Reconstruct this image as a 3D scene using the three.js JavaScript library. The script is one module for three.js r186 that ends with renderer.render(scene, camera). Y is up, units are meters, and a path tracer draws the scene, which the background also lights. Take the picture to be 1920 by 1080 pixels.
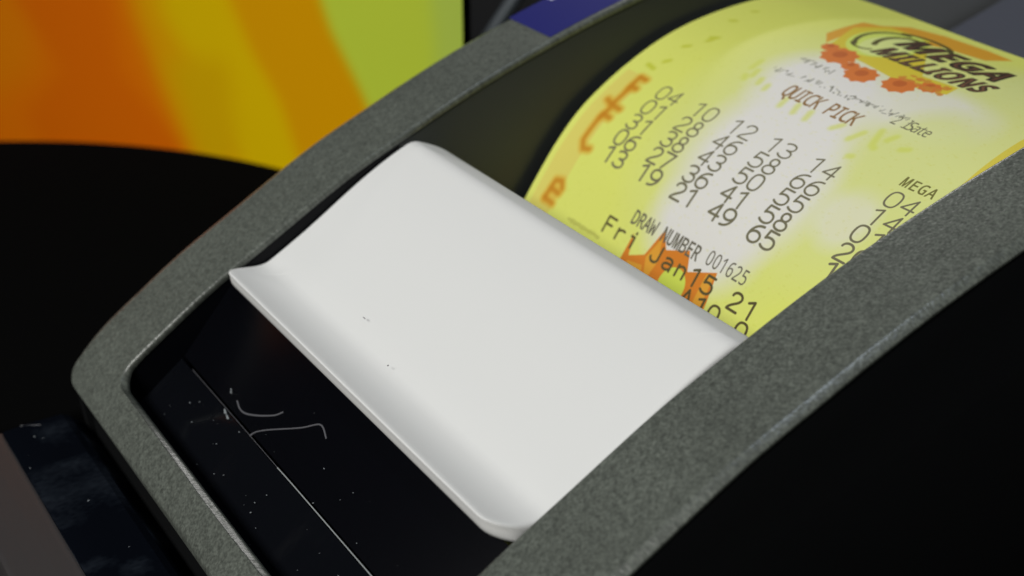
import * as THREE from 'three';
import { mergeGeometries, mergeVertices, toCreasedNormals } from 'three/addons/utils/BufferGeometryUtils.js';
import { RoundedBoxGeometry } from 'three/addons/geometries/RoundedBoxGeometry.js';
import { RectAreaLightUniformsLib } from 'three/addons/lights/RectAreaLightUniformsLib.js';

// ---------------------------------------------------------------- camera, light, exposure
RectAreaLightUniformsLib.init();
const MM = 0.001;
const scene = new THREE.Scene();
const camera = new THREE.PerspectiveCamera(21.83, 16 / 9, 0.01, 30);
camera.position.set(0.1636, 0.175, 0.11);
camera.lookAt(0.1636 - 0.7579, 0.175 - 0.45103, 0.11 - 0.47133);
camera.focus = 0.203;
camera.userData.fStop = 22;
const renderer = new THREE.WebGLRenderer({ antialias: true });
renderer.toneMapping = THREE.LinearToneMapping;
renderer.toneMappingExposure = 1.0;
renderer.shadowMap.enabled = true;
scene.background = new THREE.Color(0.006, 0.0065, 0.0075);

const lin = (r, g, b) => new THREE.Color().setRGB(r, g, b);
const std = (c, o = {}) => new THREE.MeshStandardMaterial({ color: c, roughness: 0.6, side: THREE.DoubleSide, ...o });
const phys = (c, o = {}) => new THREE.MeshPhysicalMaterial({ color: c, roughness: 0.5, side: THREE.DoubleSide, ...o });

// ceiling lamps of the shop: a square fitting, its diffuser and the light it gives
function ceilingLight(name, label, x, y, z, w, d, power, colour) {
  const g = new THREE.Group(); g.name = name; g.position.set(x, y, z);
  g.userData = { label, category: 'ceiling light', group: 'ceiling panel lights of the shop' };
  const housing = new THREE.Mesh(new RoundedBoxGeometry(w + 0.06, 0.08, d + 0.06, 2, 0.01), std(lin(0.7, 0.7, 0.7)));
  housing.name = 'housing'; housing.position.y = 0.05; g.add(housing);
  const diff = new THREE.Mesh(new THREE.BoxGeometry(w, 0.006, d), std(lin(0.8, 0.8, 0.8), { emissive: colour, emissiveIntensity: 1.0 }));
  diff.name = 'diffuser'; diff.position.y = 0.006; g.add(diff);
  scene.add(g);
  const L = new THREE.RectAreaLight(colour, power, w, d);
  L.position.set(x, y - 0.004, z); L.lookAt(x, y - 1, z); scene.add(L);
}
ceilingLight('ceiling_light', 'large square ceiling panel in front of the ticket printer', 0.5, 2.0, 2.2, 1.3, 1.3, 20.5, lin(1, 0.985, 0.95));
ceilingLight('ceiling_light_001', 'small cool ceiling panel straight above the ticket printer', -0.1, 2.0, 0.02, 0.15, 0.15, 60, lin(0.75, 0.86, 1));
ceilingLight('ceiling_light_002', 'long ceiling panel far behind the curved colourful sign', -2.9, 1.8, -1.9, 0.25, 0.55, 70, lin(1, 0.97, 0.95));

// ---------------------------------------------------------------- helpers
let seed = 20210115;
const rnd = () => { seed |= 0; seed = seed + 0x6D2B79F5 | 0; let t = Math.imul(seed ^ seed >>> 15, 1 | seed); t = t + Math.imul(t ^ t >>> 7, 61 | t) ^ t; return ((t ^ t >>> 14) >>> 0) / 4294967296; };
function part(name, geo, mat, parent) {
  const m = new THREE.Mesh(geo, mat); m.name = name; m.castShadow = m.receiveShadow = true; parent.add(m); return m;
}
function smoothNoise(n, cell, rr) {                     // tileable value noise n x n, 0..1
  const c = Math.max(2, Math.round(n / cell)), g = new Float32Array(c * c).map(() => rr());
  const out = new Float32Array(n * n);
  for (let y = 0; y < n; y++) for (let x = 0; x < n; x++) {
    const u = x / n * c, v = y / n * c, i = Math.floor(u), j = Math.floor(v);
    let a = u - i, b = v - j; a = a * a * (3 - 2 * a); b = b * b * (3 - 2 * b);
    const p = (q, r) => g[(r % c) * c + (q % c)];
    out[y * n + x] = (p(i, j) * (1 - a) + p(i + 1, j) * a) * (1 - b) + (p(i, j + 1) * (1 - a) + p(i + 1, j + 1) * a) * b;
  }
  return out;
}
function noiseTexture(n, layers, map, srgb) {           // layers: [[cell, weight]...], map: value -> [r,g,b] 0..255
  const acc = new Float32Array(n * n); let W = 0;
  for (const [cell, w] of layers) { const t = smoothNoise(n, cell, rnd); W += w; for (let i = 0; i < acc.length; i++) acc[i] += t[i] * w; }
  const d = new Uint8Array(n * n * 4);
  for (let i = 0; i < acc.length; i++) { const c = map(acc[i] / W); d[4 * i] = c[0]; d[4 * i + 1] = c[1]; d[4 * i + 2] = c[2]; d[4 * i + 3] = 255; }
  const t = new THREE.DataTexture(d, n, n); t.wrapS = t.wrapT = THREE.RepeatWrapping; t.magFilter = THREE.LinearFilter; t.minFilter = THREE.LinearMipmapLinearFilter; t.generateMipmaps = true;
  if (srgb) t.colorSpace = THREE.SRGBColorSpace; t.needsUpdate = true; return t;
}
const gray = v => { const g = Math.max(0, Math.min(255, v * 255)); return [g, g, g]; };

// a profile in (z, y) millimetres, resampled evenly: at(s) gives point, tangent and normal at arc length s (metres)
function profile(points, n = 400) {
  const curve = new THREE.CatmullRomCurve3(points.map(([z, y]) => new THREE.Vector3(0, y * MM, z * MM)), false, 'centripetal');
  const raw = curve.getSpacedPoints(n), len = curve.getLength();
  return {
    len,
    at(s) {
      const k = s / len * n, i = Math.max(0, Math.min(n - 1, Math.floor(k))), f = k - i, a = raw[i], b = raw[i + 1];
      const t = b.clone().sub(a).normalize();
      return { p: a.clone().lerp(b, f), t, n: new THREE.Vector3(0, -t.z, t.y) };
    },
    sAtZ(z) { let best = 0, bd = 9; for (let i = 0; i <= n; i++) { const d = Math.abs(raw[i].z - z * MM); if (d < bd) { bd = d; best = i; } } return best / n * len; },
  };
}
// profile strip with thickness extruded along x: a closed (z, y) outline
function extrudeX(outline, x0, x1, bevel = 0.3) {
  const sh = new THREE.Shape(outline.map(([z, y]) => new THREE.Vector2(-z * MM, y * MM)));
  const g = new THREE.ExtrudeGeometry(sh, { depth: (x1 - x0 - 2 * bevel) * MM, bevelEnabled: bevel > 0, bevelSize: bevel * MM, bevelThickness: bevel * MM, bevelOffset: -bevel * MM, bevelSegments: 2, curveSegments: 12 });
  g.rotateY(Math.PI / 2); g.translate((x0 + bevel) * MM, 0, 0);
  return toCreasedNormals(g, 0.6);
}

// ---------------------------------------------------------------- materials
const grainBump = noiseTexture(512, [[2, 0.6], [4, 0.5]], gray);
const grainRough = noiseTexture(512, [[4, 0.6], [20, 0.4]], v => { const g = 120 + (v - 0.5) * 130; return [g, g, g]; });
const grainColour = noiseTexture(512, [[2, 0.7], [3.5, 0.4], [90, 0.15]], v => { const g = 100 + (v - 0.5) * 62; return [g, g * 1.02, g * 0.97]; }, true);
for (const t of [grainBump, grainRough, grainColour]) t.repeat.set(1 / 0.06, 1 / 0.06);
const smear = noiseTexture(512, [[70, 0.5], [28, 0.35], [8, 0.15]], v => gray(0.1 + Math.max(0, v - 0.5) * 1.1));
smear.repeat.set(1 / 0.09, 1 / 0.05);
const smearColour = noiseTexture(512, [[120, 0.6], [40, 0.3], [5, 0.1]], v => { const k = Math.max(0, v - 0.52); return [9 + k * 110, 12 + k * 118, 18 + k * 120]; }, true);
smearColour.repeat.set(1 / 0.07, 1 / 0.05);
const M = {
  bezel: phys(lin(0.74, 0.785, 0.75), { map: grainColour, roughness: 0.3, bumpMap: grainBump, bumpScale: 0.000045, specularIntensity: 1 }),
  black: phys(lin(0.0022, 0.0024, 0.0036), { roughness: 0.25, specularIntensity: 0.3 }),
  blackSmear: phys(lin(0.0035, 0.004, 0.0055), { roughness: 1, roughnessMap: smear, specularIntensity: 0.15 }),
  side: phys(lin(0.004, 0.0045, 0.005), { roughness: 0.7, specularIntensity: 0.25 }),
  wall: phys(lin(0.03, 0.034, 0.032), { roughness: 0.42 }),
  deck: phys(lin(0.07, 0.075, 0.095), { roughness: 0.5 }),
  white: phys(lin(0.735, 0.74, 0.725), { roughness: 0.7, specularIntensity: 0.25 }),
  mark: std(lin(0.10, 0.10, 0.11), { roughness: 0.4 }),
  baseTop: phys(lin(1, 1, 1), { map: smearColour, roughness: 0.95, specularIntensity: 0 }),
  nose: phys(lin(0.034, 0.031, 0.031), { roughness: 0.5 }),  // grey with the reflected sheen of the base front put into it
  edge: std(lin(0.3, 0.32, 0.32), { roughness: 0.3 }),  // pale tone for the painted highlight on the crease
  trim: phys(lin(0.19, 0.20, 0.205), { roughness: 0.5 }),
  dust: std(lin(0.2, 0.22, 0.23), { roughness: 0.9 }),
  blueReflection: phys(lin(0.010, 0.012, 0.14), { roughness: 0.6, specularIntensity: 0.3 }),  // colour of the reflection painted on the left rail
  whitePatch: std(lin(0.5, 0.52, 0.6)),
  counter: phys(lin(0.004, 0.0045, 0.005), { roughness: 0.7, specularIntensity: 0.06 }),
  signBase: phys(lin(0.003, 0.003, 0.003), { roughness: 1, specularIntensity: 0 }),
};

// ---------------------------------------------------------------- setting: the dark counter
{
  const g = new THREE.BoxGeometry(1.6, 0.04, 1.4);
  const c = part('counter', g, M.counter, scene); c.position.set(-0.3, -0.02, -0.1);
  c.userData = { kind: 'structure', label: 'dark glossy shop counter under the ticket printer', category: 'counter' };
}

// ---------------------------------------------------------------- the ticket printer
const printer = new THREE.Group(); printer.name = 'ticket_printer';
printer.userData = { label: 'charcoal ticket printer with arched side rails and a white paper cover', category: 'printer' };
scene.add(printer);

const rail = profile([[60.2, 48.6], [59.2, 51], [57, 53.7], [53, 57.6], [46, 62.6], [38.5, 67.6], [28, 73.6], [13, 81.9], [2.5, 86.6], [-4.6, 89.7], [-15, 93.8], [-30.4, 98.9], [-43, 102.4], [-60, 106.5], [-90, 112.3], [-130, 118], [-200, 124]], 900);
const IN = 42.5 * MM, OUT = 57.7 * MM;
{ // bezel: U-shaped moulding drawn flat (x across, y along the rail) as paired outer and inner outlines, bent over the arch
  const sIn = rail.sAtZ(55.2), sEnd = rail.len - 0.002, ro = 3.4 * MM, ri = 3.6 * MM, P = Math.PI, NR = 170, NF = 44, NC = 10;
  const path = (x, r, y0) => {
    const out = [], corner = Math.max(ro + 1.2 * MM, sIn + ri);
    for (let i = 0; i < NR; i++) out.push([-x, sEnd + (corner - sEnd) * i / NR]);
    if (y0 + r < corner) for (let i = 0; i < 4; i++) out.push([-x, corner + (y0 + r - corner) * i / 4]); else for (let i = 0; i < 4; i++) out.push([-x, corner]);
    for (let i = 0; i <= NC; i++) { const a = P + P / 2 * i / NC; out.push([-x + r + r * Math.cos(a), y0 + r + r * Math.sin(a)]); }
    for (let i = 1; i < NF; i++) out.push([(-x + r) * (1 - 2 * i / NF), y0]);
    return out.concat(out.slice(0, NR + 4 + NC + 1).map(([u, v]) => [-u, v]).reverse());
  };
  const A = path(OUT, ro, 1.2 * MM), B = path(IN, ri, sIn), n = A.length, bv = 1.2, D = 5, pos = [], uv = [], idx = [];
  const bi = 0.65, section = [];                                                  // [inset from outer edge mm, inset from inner edge mm (or null), height mm]
  for (const p of [[0.02, -1.0], [0, -0.75], [0.03, -0.62], [0.14, -0.52], [0.55, -0.33], [1.0, -0.13], [1.3, -0.02], [1.5, 0]]) section.push([p[0], null, p[1]]);
  section.push([bv + 0.7, null, 0.01]); section.push(['mid', 0.35, 0.02]); section.push(['mid', 0.65, 0.02]); section.push([null, bi + 0.35, 0.01]); section.push([null, bi, 0]);
  for (let i = 5; i >= 1; i--) { const a = P / 2 * i / 6, u = (i - 1) / 4; section.push([null, bi * (1 - Math.cos(a)), -bi * (1 - Math.sin(a)), 0.06 + 0.62 * u, -0.95 + 0.86 * u]); }
  section.push([null, 0, -bi]); section.push([null, 0, -1.0]);
  for (const [o, q0, h0, cq, ch] of section) for (let i = 0; i < n; i++) {
    const bar = 1 - Math.max(0, Math.min(1, (B[i][1] - sIn) / (ri * 0.8))), q = cq === undefined ? q0 : q0 + (cq - q0) * bar, h = ch === undefined ? (o === null && h0 < -bi + 0.01 ? h0 - 0.5 * bar : h0) : h0 + (ch - h0) * bar;
    const dx = B[i][0] - A[i][0], dy = B[i][1] - A[i][1], len = Math.hypot(dx, dy) / MM;
    const t = o === 'mid' ? q : o !== null ? Math.min(o, len * 0.3) / len : 1 - Math.min(q, len * 0.3) / len;
    const x = A[i][0] + dx * t, s = A[i][1] + dy * t, c = rail.at(s), v = c.p.addScaledVector(c.n, (o !== null && h < -0.9 && A[i][1] < 0.005 ? -3.0 : h) * MM);
    pos.push(x, v.y, v.z); uv.push(x + h * 0.4 * MM, s);
  }
  for (let k = 0; k + 1 < section.length; k++) for (let i = 0; i + 1 < n; i++) { const a = k * n + i, b = a + n; idx.push(a, a + 1, b, a + 1, b + 1, b); }
  const g = new THREE.BufferGeometry(); g.setAttribute('position', new THREE.Float32BufferAttribute(pos, 3)); g.setAttribute('uv', new THREE.Float32BufferAttribute(uv, 2)); g.setIndex(idx); g.computeVertexNormals();
  part('bezel', g, M.bezel, printer);
}
// offset of the rail line, as (z, y) millimetres, from arc position a to b
const offsetLine = (a, b, h, n = 60) => Array.from({ length: n + 1 }, (_, i) => { const q = rail.at(a + (b - a) * i / n); const v = q.p.clone().addScaledVector(q.n, h * MM); return [v.z / MM, v.y / MM]; });
{ // inner and outer walls below the rails
  const sMid = rail.sAtZ(4), inner = [...offsetLine(sMid, rail.len - 0.003, -0.9), [-198, 20], [4, 20]];
  const front = [...offsetLine(0.0045, sMid, -0.9, 30), [4, 20], [52, 20]];
  const outer = [...offsetLine(0.0025, rail.len - 0.003, -0.9), [-198, 1], [54, 1]];
  for (const s of [-1, 1]) {
    const w = part('well_wall', extrudeX(inner, s < 0 ? -45 : 42.6, s < 0 ? -42.6 : 45, 0.1), M.wall, printer);
    w.userData.label = 'dark inner wall of the paper well';
    part('cover_side', extrudeX(front, s < 0 ? -45 : 42.6, s < 0 ? -42.6 : 45, 0.1), M.black, printer);
    part('side_panel', extrudeX(outer, s < 0 ? -57.6 : 55, s < 0 ? -55 : 57.6, 0.15), M.side, printer);
  }
  part('well_floor', extrudeX([[34, 22], [34, 30], [-120, 40], [-120, 20]], -42.8, 42.8, 0.2), M.black, printer);
  part('front_panel', extrudeX([[55.5, 2], [57.2, 48.4], [54.8, 50], [52, 2]], -54, 54, 0.3), M.side, printer);
  part('back_panel', extrudeX([[-196, 2], [-196, 118], [-193, 117], [-193, 2]], -54, 54, 0.3), M.side, printer);
  part('rear_trim', extrudeX([...offsetLine(rail.sAtZ(-92), rail.len - 0.006, -6, 24), [-190, 60], [-96, 60]], -43.0, -42.55, 0.1), M.trim, printer);
  const deck = part('rear_deck', extrudeX([[-99, 76], [-121.5, 84.1], [-160, 95.5], [-192, 104], [-192, 98], [-102, 70]], -41, 41, 0.8), M.deck, printer);
  deck.userData.label = 'blue grey rear deck behind the ticket';
}
{ // glossy black cover in front of the white flap: upper riser and lower apron with a crease between
  part('cover_riser', extrudeX([[34.4, 68.2], [44.1, 56.9], [43, 55.5], [32, 66]], -42.3, 42.3, 0.25), M.black, printer);
  const apron = part('cover_apron', extrudeX([[44.6, 56.6], [50, 52.4], [56.2, 48.4], [55, 46], [43.6, 54.6]], -42.3, 42.3, 0.3), M.blackSmear, printer);
  const tube = (name, pts, r, mat, parent) => part(name, new THREE.TubeGeometry(new THREE.CatmullRomCurve3(pts.map(p => new THREE.Vector3(p[0], p[1], p[2]).multiplyScalar(MM))), 28, r * MM, 6), mat, parent);
  tube('moulded_mark', [[-22.6, 58.1, 43.0], [-20.9, 57.7, 43.3], [-18.8, 57.9, 43.2], [-12.4, 60.3, 41.1], [-11.1, 61.3, 40.3]], 0.17, M.mark, printer);
  tube('moulded_mark', [[-14.8, 56.6, 44.4], [-14.2, 57.3, 43.7], [-5.3, 61.6, 40.0], [-2.2, 63.3, 38.6], [-1.2, 63.3, 38.6], [0.8, 62.7, 39.1]], 0.15, M.mark, printer);
  tube('crease_edge', [[-5, 56.55, 44.4], [-1.5, 56.75, 44.45], [14, 56.78, 44.45], [26, 56.78, 44.45], [42, 56.75, 44.45]], 0.1, M.edge, apron);  // bright edge highlight of the crease, painted as a pale line
  tube('crease_edge', [[-38, 56.5, 44.4], [-20, 56.6, 44.4], [-5, 56.6, 44.4]], 0.05, M.mark, apron);
  for (const [x, y, z, sx, sy, sz] of [[-25.2, 58.3, 42.9, 0.45, 0.9, 0.3], [-23.0, 56.5, 44.9, 0.6, 0.3, 0.4], [-21.6, 56.4, 45.1, 0.5, 0.25, 0.35]]) {
    const g = mergeVertices(new THREE.IcosahedronGeometry(1, 1).deleteAttribute('normal').deleteAttribute('uv')); const p = g.attributes.position;
    for (let i = 0; i < p.count; i++) { const k = 0.35 + 0.9 * rnd(); p.setXYZ(i, p.getX(i) * sx * k, p.getY(i) * sy * k, p.getZ(i) * sz * k * 0.6); }
    g.scale(MM, MM, MM); g.rotateZ(-0.5); g.translate(x * MM, y * MM, z * MM); g.computeVertexNormals();
    part('lint', g, M.dust, printer);
  }
}
{ // protruding base with a rounded nose below the bezel
  const base = part('base', extrudeX([[57, 4], [57, 40], [60.2, 43.4], [61.4, 44], [68, 43.9], [71.3, 43.6], [71.3, 4]], -57.5, 57.5, 1.0), M.baseTop, printer);
  part('base_nose', extrudeX([[71.2, 4], [71.2, 43.2], [72.4, 43.5], [74.5, 43.1], [77.2, 42.4], [79.2, 41.6], [80.1, 41.0], [80.5, 40], [80.6, 36], [80, 4]], -57.5, 57.5, 0.6), M.nose, printer);  // paler than the base: the sheen on its rounded front is painted in
  base.userData.label = 'glossy black base step with dust and scratches';
  part('scratch', new THREE.TubeGeometry(new THREE.CatmullRomCurve3([[-56.9, 43.75, 68.2], [-55.9, 43.85, 66.6], [-55.2, 43.9, 65.4]].map(p => new THREE.Vector3(...p).multiplyScalar(MM))), 12, 0.12 * MM, 5), M.mark, base);
}
{ // dust on the black plastic: too fine to count
  const spots = [], q = new THREE.Matrix4();
  const add = (x, y, z, r) => spots.push([x, y, z, r]);
  for (let i = 0; i < 44; i++) { const t = rnd(); const z = 44.9 + t * 10.5, y = 56.5 - t * 7.6; add(-38 + rnd() * 74, y + 0.05, z, 0.04 + 0.11 * Math.pow(rnd(), 4)); }
  for (let i = 0; i < 14; i++) { const t = Math.pow(rnd(), 2); add(-20 + rnd() * 50, 57 + t * 9, 44.0 - t * 7.8, 0.04 + 0.07 * Math.pow(rnd(), 3)); }
  for (let i = 0; i < 9; i++) { const z = 62 + rnd() * 9; add(-54 + rnd() * 60, 43.95, z, 0.05 + 0.12 * Math.pow(rnd(), 4)); }
  const im = new THREE.InstancedMesh(new THREE.IcosahedronGeometry(MM, 0), M.dust, spots.length);
  spots.forEach(([x, y, z, r], i) => { q.makeScale(r * (1 + 2.5 * Math.pow(rnd(), 3)), r * 0.7, r * (1 + 3 * Math.pow(rnd(), 3))); q.setPosition(x * MM, y * MM, z * MM); im.setMatrixAt(i, q); });
  im.name = 'dust'; im.userData.kind = 'stuff'; printer.add(im);
}
{ // white paper cover: rounded plate over the arch, flared up at its front lip and rolled down at its back edge
  const s0 = rail.sAtZ(35.6), s1 = rail.sAtZ(-1.3), cs = (s0 + s1) / 2, hb = (s1 - s0) / 2, ha = 42.1 * MM, rc = 3.6 * MM;
  const NX = 56, NS = 44, NC = 9;
  const ring = d => {
    const a = ha - d, b = hb - d, r = Math.max(rc - d, 0.12 * MM), out = [], P = Math.PI;
    const ln = (x0, y0, x1, y1, n) => { for (let i = 0; i < n; i++) out.push([x0 + (x1 - x0) * i / n, y0 + (y1 - y0) * i / n]); };
    const ac = (cx, cy, a0, n) => { for (let i = 0; i < n; i++) { const t = a0 + P / 2 * i / n; out.push([cx + r * Math.cos(t), cy + r * Math.sin(t)]); } };
    ln(-a + r, -b, a - r, -b, NX); ac(a - r, -b + r, -P / 2, NC); ln(a, -b + r, a, b - r, NS); ac(a - r, b - r, 0, NC);
    ln(a - r, b, -a + r, b, NX); ac(-a + r, b - r, P / 2, NC); ln(-a, b - r, -a, -b + r, NS); ac(-a + r, -b + r, P, NC);
    return out;
  };
  const sm = (a, b, x) => { const t = Math.max(0, Math.min(1, (x - a) / (b - a))); return t * t * (3 - 2 * t); };
  const insets = [0, 0.1, 0.25, 0.45, 0.7, 1.0, 1.4, 1.8, 2.3, 2.8, 3.3, 4, 5, 6, 7, 8.5, 10, 12, 14, 16, 18, 19.5].map(v => v * MM).filter(v => v < hb - 0.3 * MM);
  const pos = [], idx = [], layers = [];
  const place = (x, y, h) => { const q = rail.at(cs + y), v = q.p.addScaledVector(q.n, h); pos.push(x, v.y, v.z); };
  const surf = (x, y, d) => {
    const front = (y + hb) / MM, back = (hb - y) / MM;             // mm from the front and back edges
    let h = -0.85 + (x < 0 ? 0.4 : 0.8) * x / ha - 1.5 * sm(2, 30, back);
    const side = (ha - x) / MM * 1.7, near = 1 - sm(1, 8, front), lift = v => v < 6.6 ? 5.2 * Math.pow((6.6 - v) / 6.6, 1.65) : 0;
    h += Math.max(lift(front), lift(side) * near * near * 0.55) ;
    const re = 0.75 + 0.35 * (1 - sm(3, 9, back)), dd = d / MM;
    if (dd < re) h -= (re - Math.sqrt(Math.max(0, re * re - (re - dd) * (re - dd)))) * (back < 9 ? 0.85 : 1);
    if (back < 5) h -= 0.95 * (back < 3 ? 4 - back : Math.pow(5 - back, 2) / 4);
    return h * MM;
  };
  // wall from below, then the rings of the top
  const r0 = ring(0), n = r0.length;
  const lowerInset = [[1.4, -2.9], [0.5, -3.0], [-0.25, -2.6], [-0.55, -2.0], [-0.5, -1.4], [-0.25, -0.75], [-0.05, -0.3]];
  for (const [d, dh] of lowerInset) { layers.push(pos.length / 3); const R = ring(d * MM); R.forEach(([x, y], i) => place(Math.max(-ha, Math.min(ha, x)), Math.min(hb, y), surf(r0[i][0], r0[i][1], 0) + dh * MM)); }
  for (const d of insets) { layers.push(pos.length / 3); for (const [x, y] of ring(d)) place(x, y, surf(x, y, d)); }
  for (let k = 0; k + 1 < layers.length; k++) for (let i = 0; i < n; i++) { const j = (i + 1) % n, a = layers[k], b = layers[k + 1]; idx.push(a + i, a + j, b + i, a + j, b + j, b + i); }
  // close the middle strip
  const last = layers[layers.length - 1];
  for (let i = 0; i < NX; i++) { const top = NX + NC + NS + NC + (NX - i), top2 = NX + NC + NS + NC + (NX - i - 1); idx.push(last + i, last + i + 1, last + top, last + i + 1, last + top2, last + top); }
  { const E = NC + NS + NC, k0 = last + NX, k1 = last + 2 * NX + E; for (let i = 1; i < E - 0; i++) idx.push(k0, k0 + i, k0 + i + 1); for (let i = 1; i < E; i++) idx.push(k1, k1 + i, i + 1 === E ? last : k1 + i + 1); }
  const g = new THREE.BufferGeometry(); g.setAttribute('position', new THREE.Float32BufferAttribute(pos, 3)); g.setIndex(idx); g.computeVertexNormals();
  const cover = part('paper_cover', g, M.white, printer); cover.userData.label = 'glossy white cover with upturned front lip';
  // small marks on it
  const nick = (x, z, dx, dy, w) => { const q = rail.at(rail.sAtZ(z)); const m = part('nick', new THREE.SphereGeometry(1, 10, 6), std(lin(0.12, 0.11, 0.12)), cover); m.scale.set(dx * MM, 0.05 * MM, w * MM); m.position.set(x * MM, q.p.y + dy * MM, q.p.z); m.rotation.x = 0.5; };
  nick(-11.5, 26.5, 0.45, -1.75, 0.07); nick(1.0, 29.3, 0.16, -1.35, 0.14);
}
{ // blue reflection at the far end of the left rail, painted as a strip
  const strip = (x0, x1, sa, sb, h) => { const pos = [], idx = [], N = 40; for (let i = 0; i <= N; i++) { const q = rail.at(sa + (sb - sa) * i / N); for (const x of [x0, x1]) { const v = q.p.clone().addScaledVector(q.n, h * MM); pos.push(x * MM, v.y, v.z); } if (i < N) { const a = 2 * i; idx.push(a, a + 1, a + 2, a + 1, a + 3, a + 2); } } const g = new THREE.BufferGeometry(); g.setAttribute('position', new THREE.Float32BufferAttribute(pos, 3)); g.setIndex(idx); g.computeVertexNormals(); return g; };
  const t = part('blue_reflection', strip(-57.2, -43.7, rail.sAtZ(-26.5), rail.sAtZ(-90), 0.08), M.blueReflection, printer);
  t.userData.label = 'blue reflection painted as a strip on the left rail';
  part('white_patch', strip(-57.15, -55.4, rail.sAtZ(-34.5), rail.sAtZ(-39), 0.12), M.whitePatch, t);  // added patch, stands in for a white thing beyond the rail
}

// ---------------------------------------------------------------- the lottery ticket
{
  const W = 80, S = 20;                                              // millimetres, pixels per millimetre
  const paper = profile([[-8, 50], [-12.5, 59.5], [-19.4, 70.7], [-23.4, 76.6], [-25.6, 79.6], [-30.3, 84.8], [-35.9, 89], [-43.2, 93.1], [-50.1, 95.9], [-59, 97.9], [-71.4, 98.9], [-86, 98.2]], 300);
  const L = paper.len / MM;
  const cv = document.createElement('canvas'); cv.width = W * S; cv.height = Math.round(L * S);
  const c = cv.getContext('2d');
  const X = x => (x + W / 2) * S, Y = s => (L - s) * S;
  const fleck = (x, s, rx, ry, col, a) => { c.globalAlpha = a; c.fillStyle = col; c.beginPath(); c.ellipse(X(x), Y(s), rx * S, ry * S, 0, 0, 7); c.fill(); c.globalAlpha = 1; };
  // ground print: yellow green stock with an uneven pale middle
  c.fillStyle = '#e8ee76'; c.fillRect(0, 0, cv.width, cv.height);
  const blob = (x, s, rx, ry, col, a) => { c.save(); c.translate(X(x), Y(s)); c.scale(rx * S, ry * S); const g = c.createRadialGradient(0, 0, 0, 0, 0, 1); g.addColorStop(0, col + a + ')'); g.addColorStop(0.55, col + a + ')'); g.addColorStop(1, col + '0)'); c.fillStyle = g; c.beginPath(); c.arc(0, 0, 1, 0, 7); c.fill(); c.restore(); };
  const wh = 'rgba(236,234,228,', pale = 'rgba(226,232,150,';
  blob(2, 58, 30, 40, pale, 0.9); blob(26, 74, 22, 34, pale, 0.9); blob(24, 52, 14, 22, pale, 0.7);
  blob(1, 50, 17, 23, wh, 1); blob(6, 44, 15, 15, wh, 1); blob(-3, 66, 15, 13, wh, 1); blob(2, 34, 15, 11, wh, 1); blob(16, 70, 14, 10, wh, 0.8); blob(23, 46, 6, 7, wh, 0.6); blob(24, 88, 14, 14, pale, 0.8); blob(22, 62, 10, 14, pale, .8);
  // fine print screen: rows of small pale and yellow dots
  for (let i = 0; i < 5200; i++) { const x = -40 + rnd() * 80, s = rnd() * L; fleck(x, s, 0.12 + rnd() * 0.25, 0.08 + rnd() * 0.14, rnd() < 0.5 ? '#f0ee9a' : '#c9d03e', 0.10); }
  // borders
  c.fillStyle = '#e3cf3c'; c.globalAlpha = 0.85; c.beginPath(); c.moveTo(X(40), Y(L)); c.lineTo(X(33.0), Y(L)); c.lineTo(X(32.2), Y(72)); c.lineTo(X(33.2), Y(60)); c.lineTo(X(33.4), Y(54)); c.lineTo(X(40), Y(50)); c.fill(); c.globalAlpha = 1;
  c.fillStyle = '#e8cf6a'; c.globalAlpha = 0.55; c.fillRect(X(-38.5), Y(53), 5.8 * S, 32 * S); c.globalAlpha = 1;
  // pale yellow lettering in the ground print
  c.textAlign = 'center'; c.textBaseline = 'middle';
  const put = (txt, x, s, h, col, o = {}) => { c.save(); c.translate(X(x), Y(s)); if (o.rot) c.rotate(o.rot); if (o.skew) c.transform(1, 0, o.skew, 1, 0, 0); c.scale(o.sx || 1, 1); c.globalAlpha = o.a || 1; c.font = (o.font || 'bold') + ' ' + h * S + 'px ' + (o.fam || 'sans-serif'); if (o.line) { c.lineWidth = o.line * S; c.strokeStyle = col; c.lineJoin = 'round'; c.strokeText(txt, 0, 0); } else { c.fillStyle = col; c.fillText(txt, 0, 0); } c.restore(); };
  const stroke = (pts, w, col, al) => { c.globalAlpha = al; c.strokeStyle = col; c.lineWidth = w * S; c.lineCap = c.lineJoin = 'round'; c.beginPath(); pts.forEach(([x, v], i) => i ? c.lineTo(X(x), Y(v)) : c.moveTo(X(x), Y(v))); c.stroke(); c.globalAlpha = 1; };
  c.filter = 'blur(5px)';
  const edgeMarks = [[[-31.6, 36.6], [-33.2, 36.2], [-34.4, 37.6], [-34.4, 43.2], [-32.2, 43.0]], [[-34.3, 42.4], [-34.0, 44.6]], [[-36.3, 46.0], [-34.4, 45.4], [-31.8, 45.2]], [[-34.3, 45.4], [-34.1, 49.4]], [[-34.3, 49.4], [-34.5, 52.6], [-32.6, 52.4]], [[-34.3, 50.2], [-32.6, 50.0]], [[-35.4, 25.6], [-32.8, 25.4]], [[-35.4, 25.6], [-35.0, 29.2], [-33.4, 29.6], [-32.4, 28.4]], [[-34.8, 27.6], [-32.6, 27.4]]];
  for (const m of edgeMarks) { stroke(m, 2.0, '#e6b43c', 0.6); }
  for (const m of edgeMarks) { stroke(m, 0.85, '#cf8a20', 0.9); }
  for (const m of [[[-36, 55.6], [-33.8, 55.2]], [[-33.6, 57.4], [-32.8, 58.2]], [[-34, 62.2], [-33, 62.9]], [[-32, 66.8], [-30.6, 67.4]], [[-31.5, 65.6], [-31, 66.4]], [[-34.6, 73.4], [-33.6, 73.8]], [[-35, 78.8], [-34.4, 79.3]]]) stroke(m, 0.8, '#c3c92c', 0.7);
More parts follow.
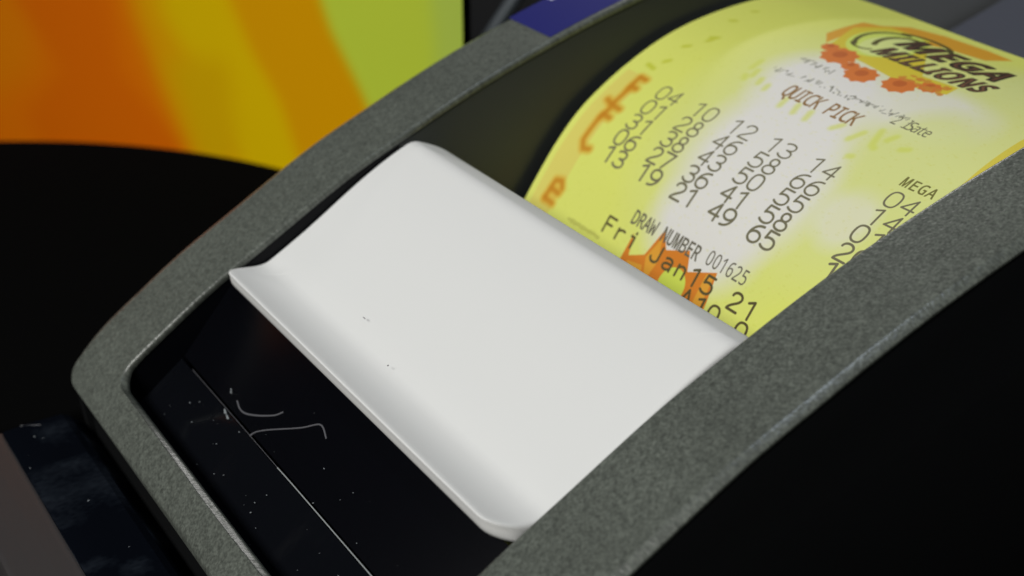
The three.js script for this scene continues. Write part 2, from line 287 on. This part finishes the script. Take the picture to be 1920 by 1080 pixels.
  for (const m of [[[-17.5, 66], [-17.2, 63.6]], [[-15.6, 63.6], [-15.2, 62]], [[-13, 62.2], [-12.6, 61]], [[-16.5, 61.6], [-15.8, 60.8]], [[-10.6, 61.4], [-10.4, 60.4]], [[-5, 60.4], [-4.7, 58.6]], [[-2, 60.2], [-1.4, 58.4]], [[1.2, 60.0], [1.6, 58.2]], [[7, 58.8], [8, 60.2]], [[11.2, 58.2], [12.2, 60.6]], [[14.2, 62.4], [15.4, 59], [16.2, 58.6]], [[16.6, 61], [17.2, 62.4]], [[14, 55.4], [14.6, 55.6]], [[20, 60.4], [21, 61]]]) stroke(m, 1.15, '#d6e14a', 0.5);
  c.filter = 'none';
  // orange burst and ball beside the draw date
  c.fillStyle = '#e0862c';
  const poly = pts => { c.beginPath(); pts.forEach(([x, s], i) => i ? c.lineTo(X(x), Y(s)) : c.moveTo(X(x), Y(s))); c.closePath(); c.fill(); };
  poly([[-11.5, 28.4], [-10.2, 24.8], [-7, 26.2], [-5.6, 31.2], [-3.2, 28.6], [1.5, 30.4], [3.2, 27.4], [8.8, 29.6], [9.8, 25], [10.4, 20], [6, 14], [-10, 14], [-11.6, 22]]);
  c.fillStyle = '#eaa83a'; poly([[-6.5, 26], [-5.2, 30], [-3.6, 26.4], [-4.4, 22]]); poly([[-10, 24], [-6.4, 24.6], [-4, 20], [-9, 19]]); poly([[7, 28.6], [8.6, 29], [9.2, 22], [7.2, 22]]);
  fleck(1.4, 24.2, 3.0, 3.0, '#d6e45c', 1);
  // logo burst
  c.fillStyle = '#e6a92c'; poly([[-18.4, 89.6], [-15.5, 91], [-13, 95.6], [-7, 97.6], [2, 98.2], [8, 97.6], [6, 93.2], [-2, 92], [-10, 86], [-15, 82], [-14.4, 77.4], [-17.6, 80.4]]);
  c.fillStyle = '#e2cf35'; poly([[-17, 86], [-14, 92], [-6, 93], [0, 86], [6, 79], [13, 79.6], [13.6, 76.4], [7, 74.5], [-4, 76], [-13, 76.6]]);
  fleck(-8, 85, 6.2, 7.2, '#dcec6a', 1); fleck(-7, 84.4, 4.2, 5.6, '#e8f0a8', 0.7);
  for (const [x, s, r] of [[-8.8, 75.2, 3.6], [-1, 72.6, 3.2], [6, 74, 3.2], [-12.5, 76.6, 1.8], [10, 76.6, 2.2], [-4.5, 73.6, 1.8]]) { c.fillStyle = '#e07a26'; const k = 9, q = []; for (let i = 0; i < 2 * k; i++) { const a = i * Math.PI / k, rr = i % 2 ? r * 0.82 : r; q.push([x + rr * Math.cos(a), s + rr * 0.9 * Math.sin(a)]); } poly(q); fleck(x - 0.3, s + 0.4, r * 0.35, r * 0.35, '#c25f14', 0.8); }
  for (let i = 0; i < 26; i++) fleck(4 + rnd() * 9, 75.5 + rnd() * 3, 0.4 + rnd() * 0.4, 0.3 + rnd() * 0.4, '#d88c2a', 0.8);
  // ball swirls
  c.strokeStyle = '#5a5620'; c.lineCap = 'round';
  const sw = (x, s, rx, ry, a0, a1, w) => { c.lineWidth = w * S; c.beginPath(); c.ellipse(X(x), Y(s), rx * S, ry * S, 0, a0, a1); c.stroke(); };
  sw(-8.2, 85.4, 5.0, 5.8, 2.2, 4.6, 0.8); sw(-6.4, 86, 3.4, 4.4, 2.4, 5.2, 1.0); sw(-5, 90, 6, 3, 3.6, 6.0, 0.9); sw(-9.8, 81.6, 2.4, 1.6, 0.4, 2.8, 0.5);
  put('MEGA', 4.0, 88.4, 7.6, '#6b4630', { skew: -0.25, sx: 1.02 }); put('MEGA', 4.0, 88.4, 7.6, '#2c2416', { skew: -0.25, sx: 1.02, line: 0.55 });
  put('MILLIONS', 5.0, 82.2, 5.8, '#7a5236', { skew: -0.25, sx: 0.84 }); put('MILLIONS', 5.0, 82.2, 5.8, '#35291a', { skew: -0.25, sx: 0.84, line: 0.4 });
  // thermal print
  const INK = '#77735a';
  const G = { 0: 'M5 0C9 0 10 3 10 7C10 11 9 14 5 14C1 14 0 11 0 7C0 3 1 0 5 0Z', 1: 'M1.5 2.6L6.4 .2L6.4 14', 2: 'M.6 3.4C1 -1 9.4 -1 9.5 3.6C9.5 7.4 1 10 .2 14L10 14', 3: 'M.5 1.6C3 -.9 9.4 -.4 9.2 3.5C9 6.4 6.5 6.8 4 6.8C7.2 6.8 10 7.5 10 10.3C10 15 2 15.2 0 12', 4: 'M7.6 14L7.6 .2L.2 9.6L10 9.6', 5: 'M9.2 .2L1.6 .2L.9 6.4C4 4 10 5 10 9.4C10 14.6 3 15 0 12.3', 6: 'M8.8 .4C3 .4 0 5 0 9.4C0 15.6 10 15.6 10 9.4C10 4.6 1.6 4 .2 8.8', 7: 'M.2 .2L10 .2L3.6 14', 8: 'M5 6.6C.6 6.4 .6 0 5 0C9.4 0 9.4 6.4 5 6.6C-1.4 6.8 -1.4 14 5 14C11.4 14 11.4 6.8 5 6.6Z', 9: 'M1.2 13.6C7 13.6 10 9 10 4.6C10 -1.6 0 -1.6 0 4.6C0 9.4 8.4 10 9.8 5.2',
    F: 'M.4 14L.4 .2L9.6 .2M.4 6.6L7.6 6.6', r: 'M1.4 14L1.4 5M1.4 8C2.5 5.2 6 4.6 8.6 5.4', i: 'M2.4 5L6 5L6 14M6 1L6 1.8', J: 'M8.4 .2L8.4 10.4C8.4 15 .6 15 .3 10.6', a: 'M1.4 5.6C4 4.2 8.8 4.4 8.8 8L8.8 14M8.8 9C4 8.4 .4 9 .4 11.6C.4 14.8 6.6 14.6 8.8 11.6', n: 'M1 14L1 4.8M1 7.6C3 4 9 4 9 8L9 14', A: 'M.2 14L5 .2L9.8 14M2 9.4L8 9.4' };
  const glyph = (ch, x, s, w, h, lw = 0.42, col = INK) => { if (!G[ch]) return; c.save(); c.translate(X(x - w / 2), Y(s + h / 2)); c.scale(w * S / 10, h * S / 14); c.strokeStyle = col; c.lineWidth = lw * S / (w * S / 10); c.lineCap = 'round'; c.lineJoin = 'round'; c.stroke(new Path2D(G[ch])); c.restore(); };
  const rows = [['04', '10', '12', '13', '14', '04'], ['01', '28', '46', '58', '66', '14'], ['31', '38', '43', '50', '55', '01'], ['06', '27', '36', '41', '58', '20'], ['13', '19', '21', '49', '65', '12']];
  const cols = [-26.7, -17.1, -7.6, 1.6, 11.1, 26.8], rowS = [51.6, 48.0, 44.5, 41.0, 37.6];
  rows.forEach((r, j) => r.forEach((t, i) => { for (let k = 0; k < 2; k++) glyph(t[k], cols[i] + k * 3.1, rowS[j] + (i === 5 ? 0.3 : 0), 2.35, 2.95, 0.34 + j * 0.03); }));
  'Fri Jan15 21'.split('').forEach((t, i) => glyph(t, -17.5 + i * 3.23, 27.3, 2.2, 2.8, 0.46, '#5c5434'));
  [['A', 5.6], ['1', 9], ['0', 12.1], ['0', 18.4]].forEach(([t, x]) => glyph(t, x, 24.0, 2.2, 2.6, 0.46, '#5c5434'));
  const mono = { fam: 'monospace', font: 'normal' };
  'DRAW NUMBER 001625'.split('').forEach((t, i) => put(t, -12.9 + i * 1.58, 30.6 + (i > 11 ? 0.4 : 0), 3.4, '#6b6757', { ...mono, sx: 0.8, font: i > 11 ? 'normal' : 'bold' }));
  'MEGA'.split('').forEach((t, i) => put(t, 25.9 + i * 1.65, 55.4, 2.6, '#77743a', { ...mono, font: 'bold' }));
  'QUICK PICK'.split('').forEach((t, i) => put(t, -6.2 + i * 1.62, 62.2, 4.2, '#94703f', { ...mono, font: 'bold', sx: 0.74 }));
  const specks = (x0, x1, s, n) => { for (let i = 0; i < n; i++) { const x = x0 + (x1 - x0) * i / n + rnd() * 0.5; c.strokeStyle = '#777566'; c.globalAlpha = 0.35 + rnd() * 0.5; c.lineWidth = 0.28 * S; c.beginPath(); c.moveTo(X(x), Y(s + rnd() * 1.6 - 0.8)); c.lineTo(X(x + rnd() * 0.9 - 0.2), Y(s + rnd() * 1.6 - 0.8)); c.stroke(); } c.globalAlpha = 1; };
  specks(-14, -9, 65.4, 9); specks(-13, -5, 70.2, 16); specks(-8, 4, 66.2, 20); specks(3, 16, 66.6, 30);
  [['2', 14], ['l', 16.2], ['S', 17], ['a', 18.1], ['t', 19.2], ['e', 20.3]].forEach(([t, x]) => put(t, x, 65.6, 3.2, '#6c6a50', { ...mono, sx: 0.75 }));
  for (let i = 0; i < 34; i++) { const x = -27.4 + i * 0.27; stroke([[x, 24.2 + rnd() * 0.3], [x + 0.1, 24.8 + rnd() * 0.3]], 0.11, '#8a8438', 0.7); }
  const tex = new THREE.CanvasTexture(cv); tex.colorSpace = THREE.SRGBColorSpace; tex.anisotropy = 16;
  const NS = 140, NX = 24, pos = [], uv = [], idx = [];
  for (let i = 0; i <= NS; i++) {
    const s = paper.len * i / NS, q = paper.at(s);
    for (let j = 0; j <= NX; j++) {
      const u = j / NX, x = (u - 0.5) * W * MM, k = Math.pow(i / NS, 2);
      const h = k * 0.35 * MM * Math.sin(u * 5.1 + 0.6) + 0.12 * MM * Math.sin(u * 9 + i * 0.05);
      const v = q.p.clone().addScaledVector(q.n, h);
      pos.push(x, v.y, v.z); uv.push(u, i / NS);
      if (i < NS && j < NX) { const a = i * (NX + 1) + j, b = a + NX + 1; idx.push(a, a + 1, b, a + 1, b + 1, b); }
    }
  }
  const g = new THREE.BufferGeometry(); g.setAttribute('position', new THREE.Float32BufferAttribute(pos, 3)); g.setAttribute('uv', new THREE.Float32BufferAttribute(uv, 2)); g.setIndex(idx); g.computeVertexNormals();
  const t = part('lottery_ticket', g, phys(lin(0.87, 0.87, 0.87), { map: tex, roughness: 0.55, specularIntensity: 0.5 }), scene);
  t.userData = { label: 'yellow printed lottery ticket curling out of the printer slot', category: 'ticket' };
}

// ---------------------------------------------------------------- colourful curved sign left of the printer
{
  const sign = new THREE.Group(); sign.name = 'curved_sign'; sign.position.set(-0.106, 0, 0.096);
  sign.userData = { label: 'curved orange, yellow and green sign on a black base', category: 'sign' }; scene.add(sign);
  const R = 0.139, ang = (x, z) => Math.atan2(z - 0.096, x + 0.106);
  const a0 = ang(-0.106 - R * 0.995, 0.096 - 0.014), a1 = -Math.PI / 2 - 0.0;      // from far left to the right edge
  // black base
  const sh = [], N = 40, A0 = -Math.PI * 1.02, A1 = -Math.PI / 2 + 0.1;
  for (let i = 0; i <= N; i++) { const a = A0 + (A1 - A0) * i / N; sh.push(new THREE.Vector2(R * Math.cos(a), -R * Math.sin(a))); }
  sh.push(new THREE.Vector2(0.026, 0.06), new THREE.Vector2(0.026, -0.02), new THREE.Vector2(-0.1, -0.03));
  const bg = new THREE.ExtrudeGeometry(new THREE.Shape(sh), { depth: 0.026, bevelEnabled: true, bevelSize: 0.0015, bevelThickness: 0.0015, bevelOffset: -0.0015, bevelSegments: 3 });
  bg.rotateX(-Math.PI / 2); bg.translate(0, 0.0025, 0);
  part('base', toCreasedNormals(bg, 0.6), M.signBase, sign);
  // printed panel
  const cv = document.createElement('canvas'); cv.width = 1400; cv.height = 1000; const c = cv.getContext('2d');
  c.fillStyle = '#f27a00'; c.fillRect(0, 0, 1400, 1000);
  const band = (pts, col, blur) => { c.filter = 'blur(' + blur + 'px)'; c.fillStyle = col; c.beginPath(); pts.forEach(([x, v], i) => i ? c.lineTo(x * 1400, (1 - v) * 1000) : c.moveTo(x * 1400, (1 - v) * 1000)); c.closePath(); c.fill(); };
  band([[0.3, 0.5], [0.42, 0.42], [0.40, 0.3], [0.30, 0.2]], '#f08400', 20);
  band([[0.36, 0.5], [0.5, 0.5], [0.5, 0.3], [0.585, 0.15], [0.4, 0.15], [0.38, 0.22], [0.43, 0.3]], '#ec7000', 14);
  band([[0.49, 1.0], [0.525, 0.4], [0.55, 0.27], [0.60, 0.1], [1.1, 0.0], [1.1, 1.0]], '#f0a800', 16);
  band([[0.535, 1.0], [0.56, 0.40], [0.60, 0.30], [0.66, 0.1], [0.78, 0.1], [0.70, 0.32], [0.65, 0.45], [0.6, 1.0]], '#eec400', 16);
  band([[0.56, 0.33], [0.64, 0.34], [0.64, 0.1], [0.60, 0.1]], '#e6b400', 18);
  band([[0.62, 1.0], [0.652, 0.45], [0.675, 0.36], [0.71, 0.29], [0.745, 0.1], [1.1, 0.1], [1.1, 1.0]], '#eca600', 12);
  band([[0.74, 1.0], [0.772, 0.466], [0.785, 0.42], [0.828, 0.333], [0.88, 0.2], [1.1, 0.1], [1.1, 1.0]], '#cfe046', 10);
  band([[0.9, 1.0], [0.95, 0.45], [0.93, 0.2], [1.1, 0.1], [1.1, 1.0]], '#c3d95a', 16);
  c.filter = 'none';
  const tex = new THREE.CanvasTexture(cv); tex.colorSpace = THREE.SRGBColorSpace;
  const Rp = R + 0.0022, H = 0.104, n = 60, mk = (Rr) => {
    const pos = [], uv = [], idx = []; const b0 = -Math.PI * 1.02, b1 = -Math.PI / 2;
    for (let i = 0; i <= n; i++) { const a = b0 + (b1 - b0) * i / n; for (const v of [0, 1]) { pos.push(Rr * Math.cos(a), 0.001 + v * H, Rr * Math.sin(a)); uv.push(i / n, v * H / 0.16); } if (i < n) { const q = 2 * i; idx.push(q, q + 2, q + 1, q + 1, q + 2, q + 3); } }
    const g = new THREE.BufferGeometry(); g.setAttribute('position', new THREE.Float32BufferAttribute(pos, 3)); g.setAttribute('uv', new THREE.Float32BufferAttribute(uv, 2)); g.setIndex(idx); g.computeVertexNormals(); return g;
  };
  part('printed_panel', mk(Rp), phys(lin(0.84, 0.88, 0.84), { map: tex, roughness: 0.5, specularIntensity: 0.2 }), sign);
  part('panel_back', mk(Rp + 0.002), M.signBase, sign);
}
{ // grey cable rising behind the rail
  const pts = [[-0.2, 0.0022, -0.062], [-0.2, 0.022, -0.092], [-0.2, 0.042, -0.1075], [-0.2, 0.0575, -0.121], [-0.199, 0.085, -0.146]].map(p => new THREE.Vector3(...p));
  const t = part('cable', new THREE.TubeGeometry(new THREE.CatmullRomCurve3(pts), 40, 0.0021, 10), std(lin(0.05, 0.062, 0.07)), scene);
  t.userData = { label: 'grey cable rising behind the left rail beside the sign', category: 'cable' };
}
renderer.render(scene, camera);
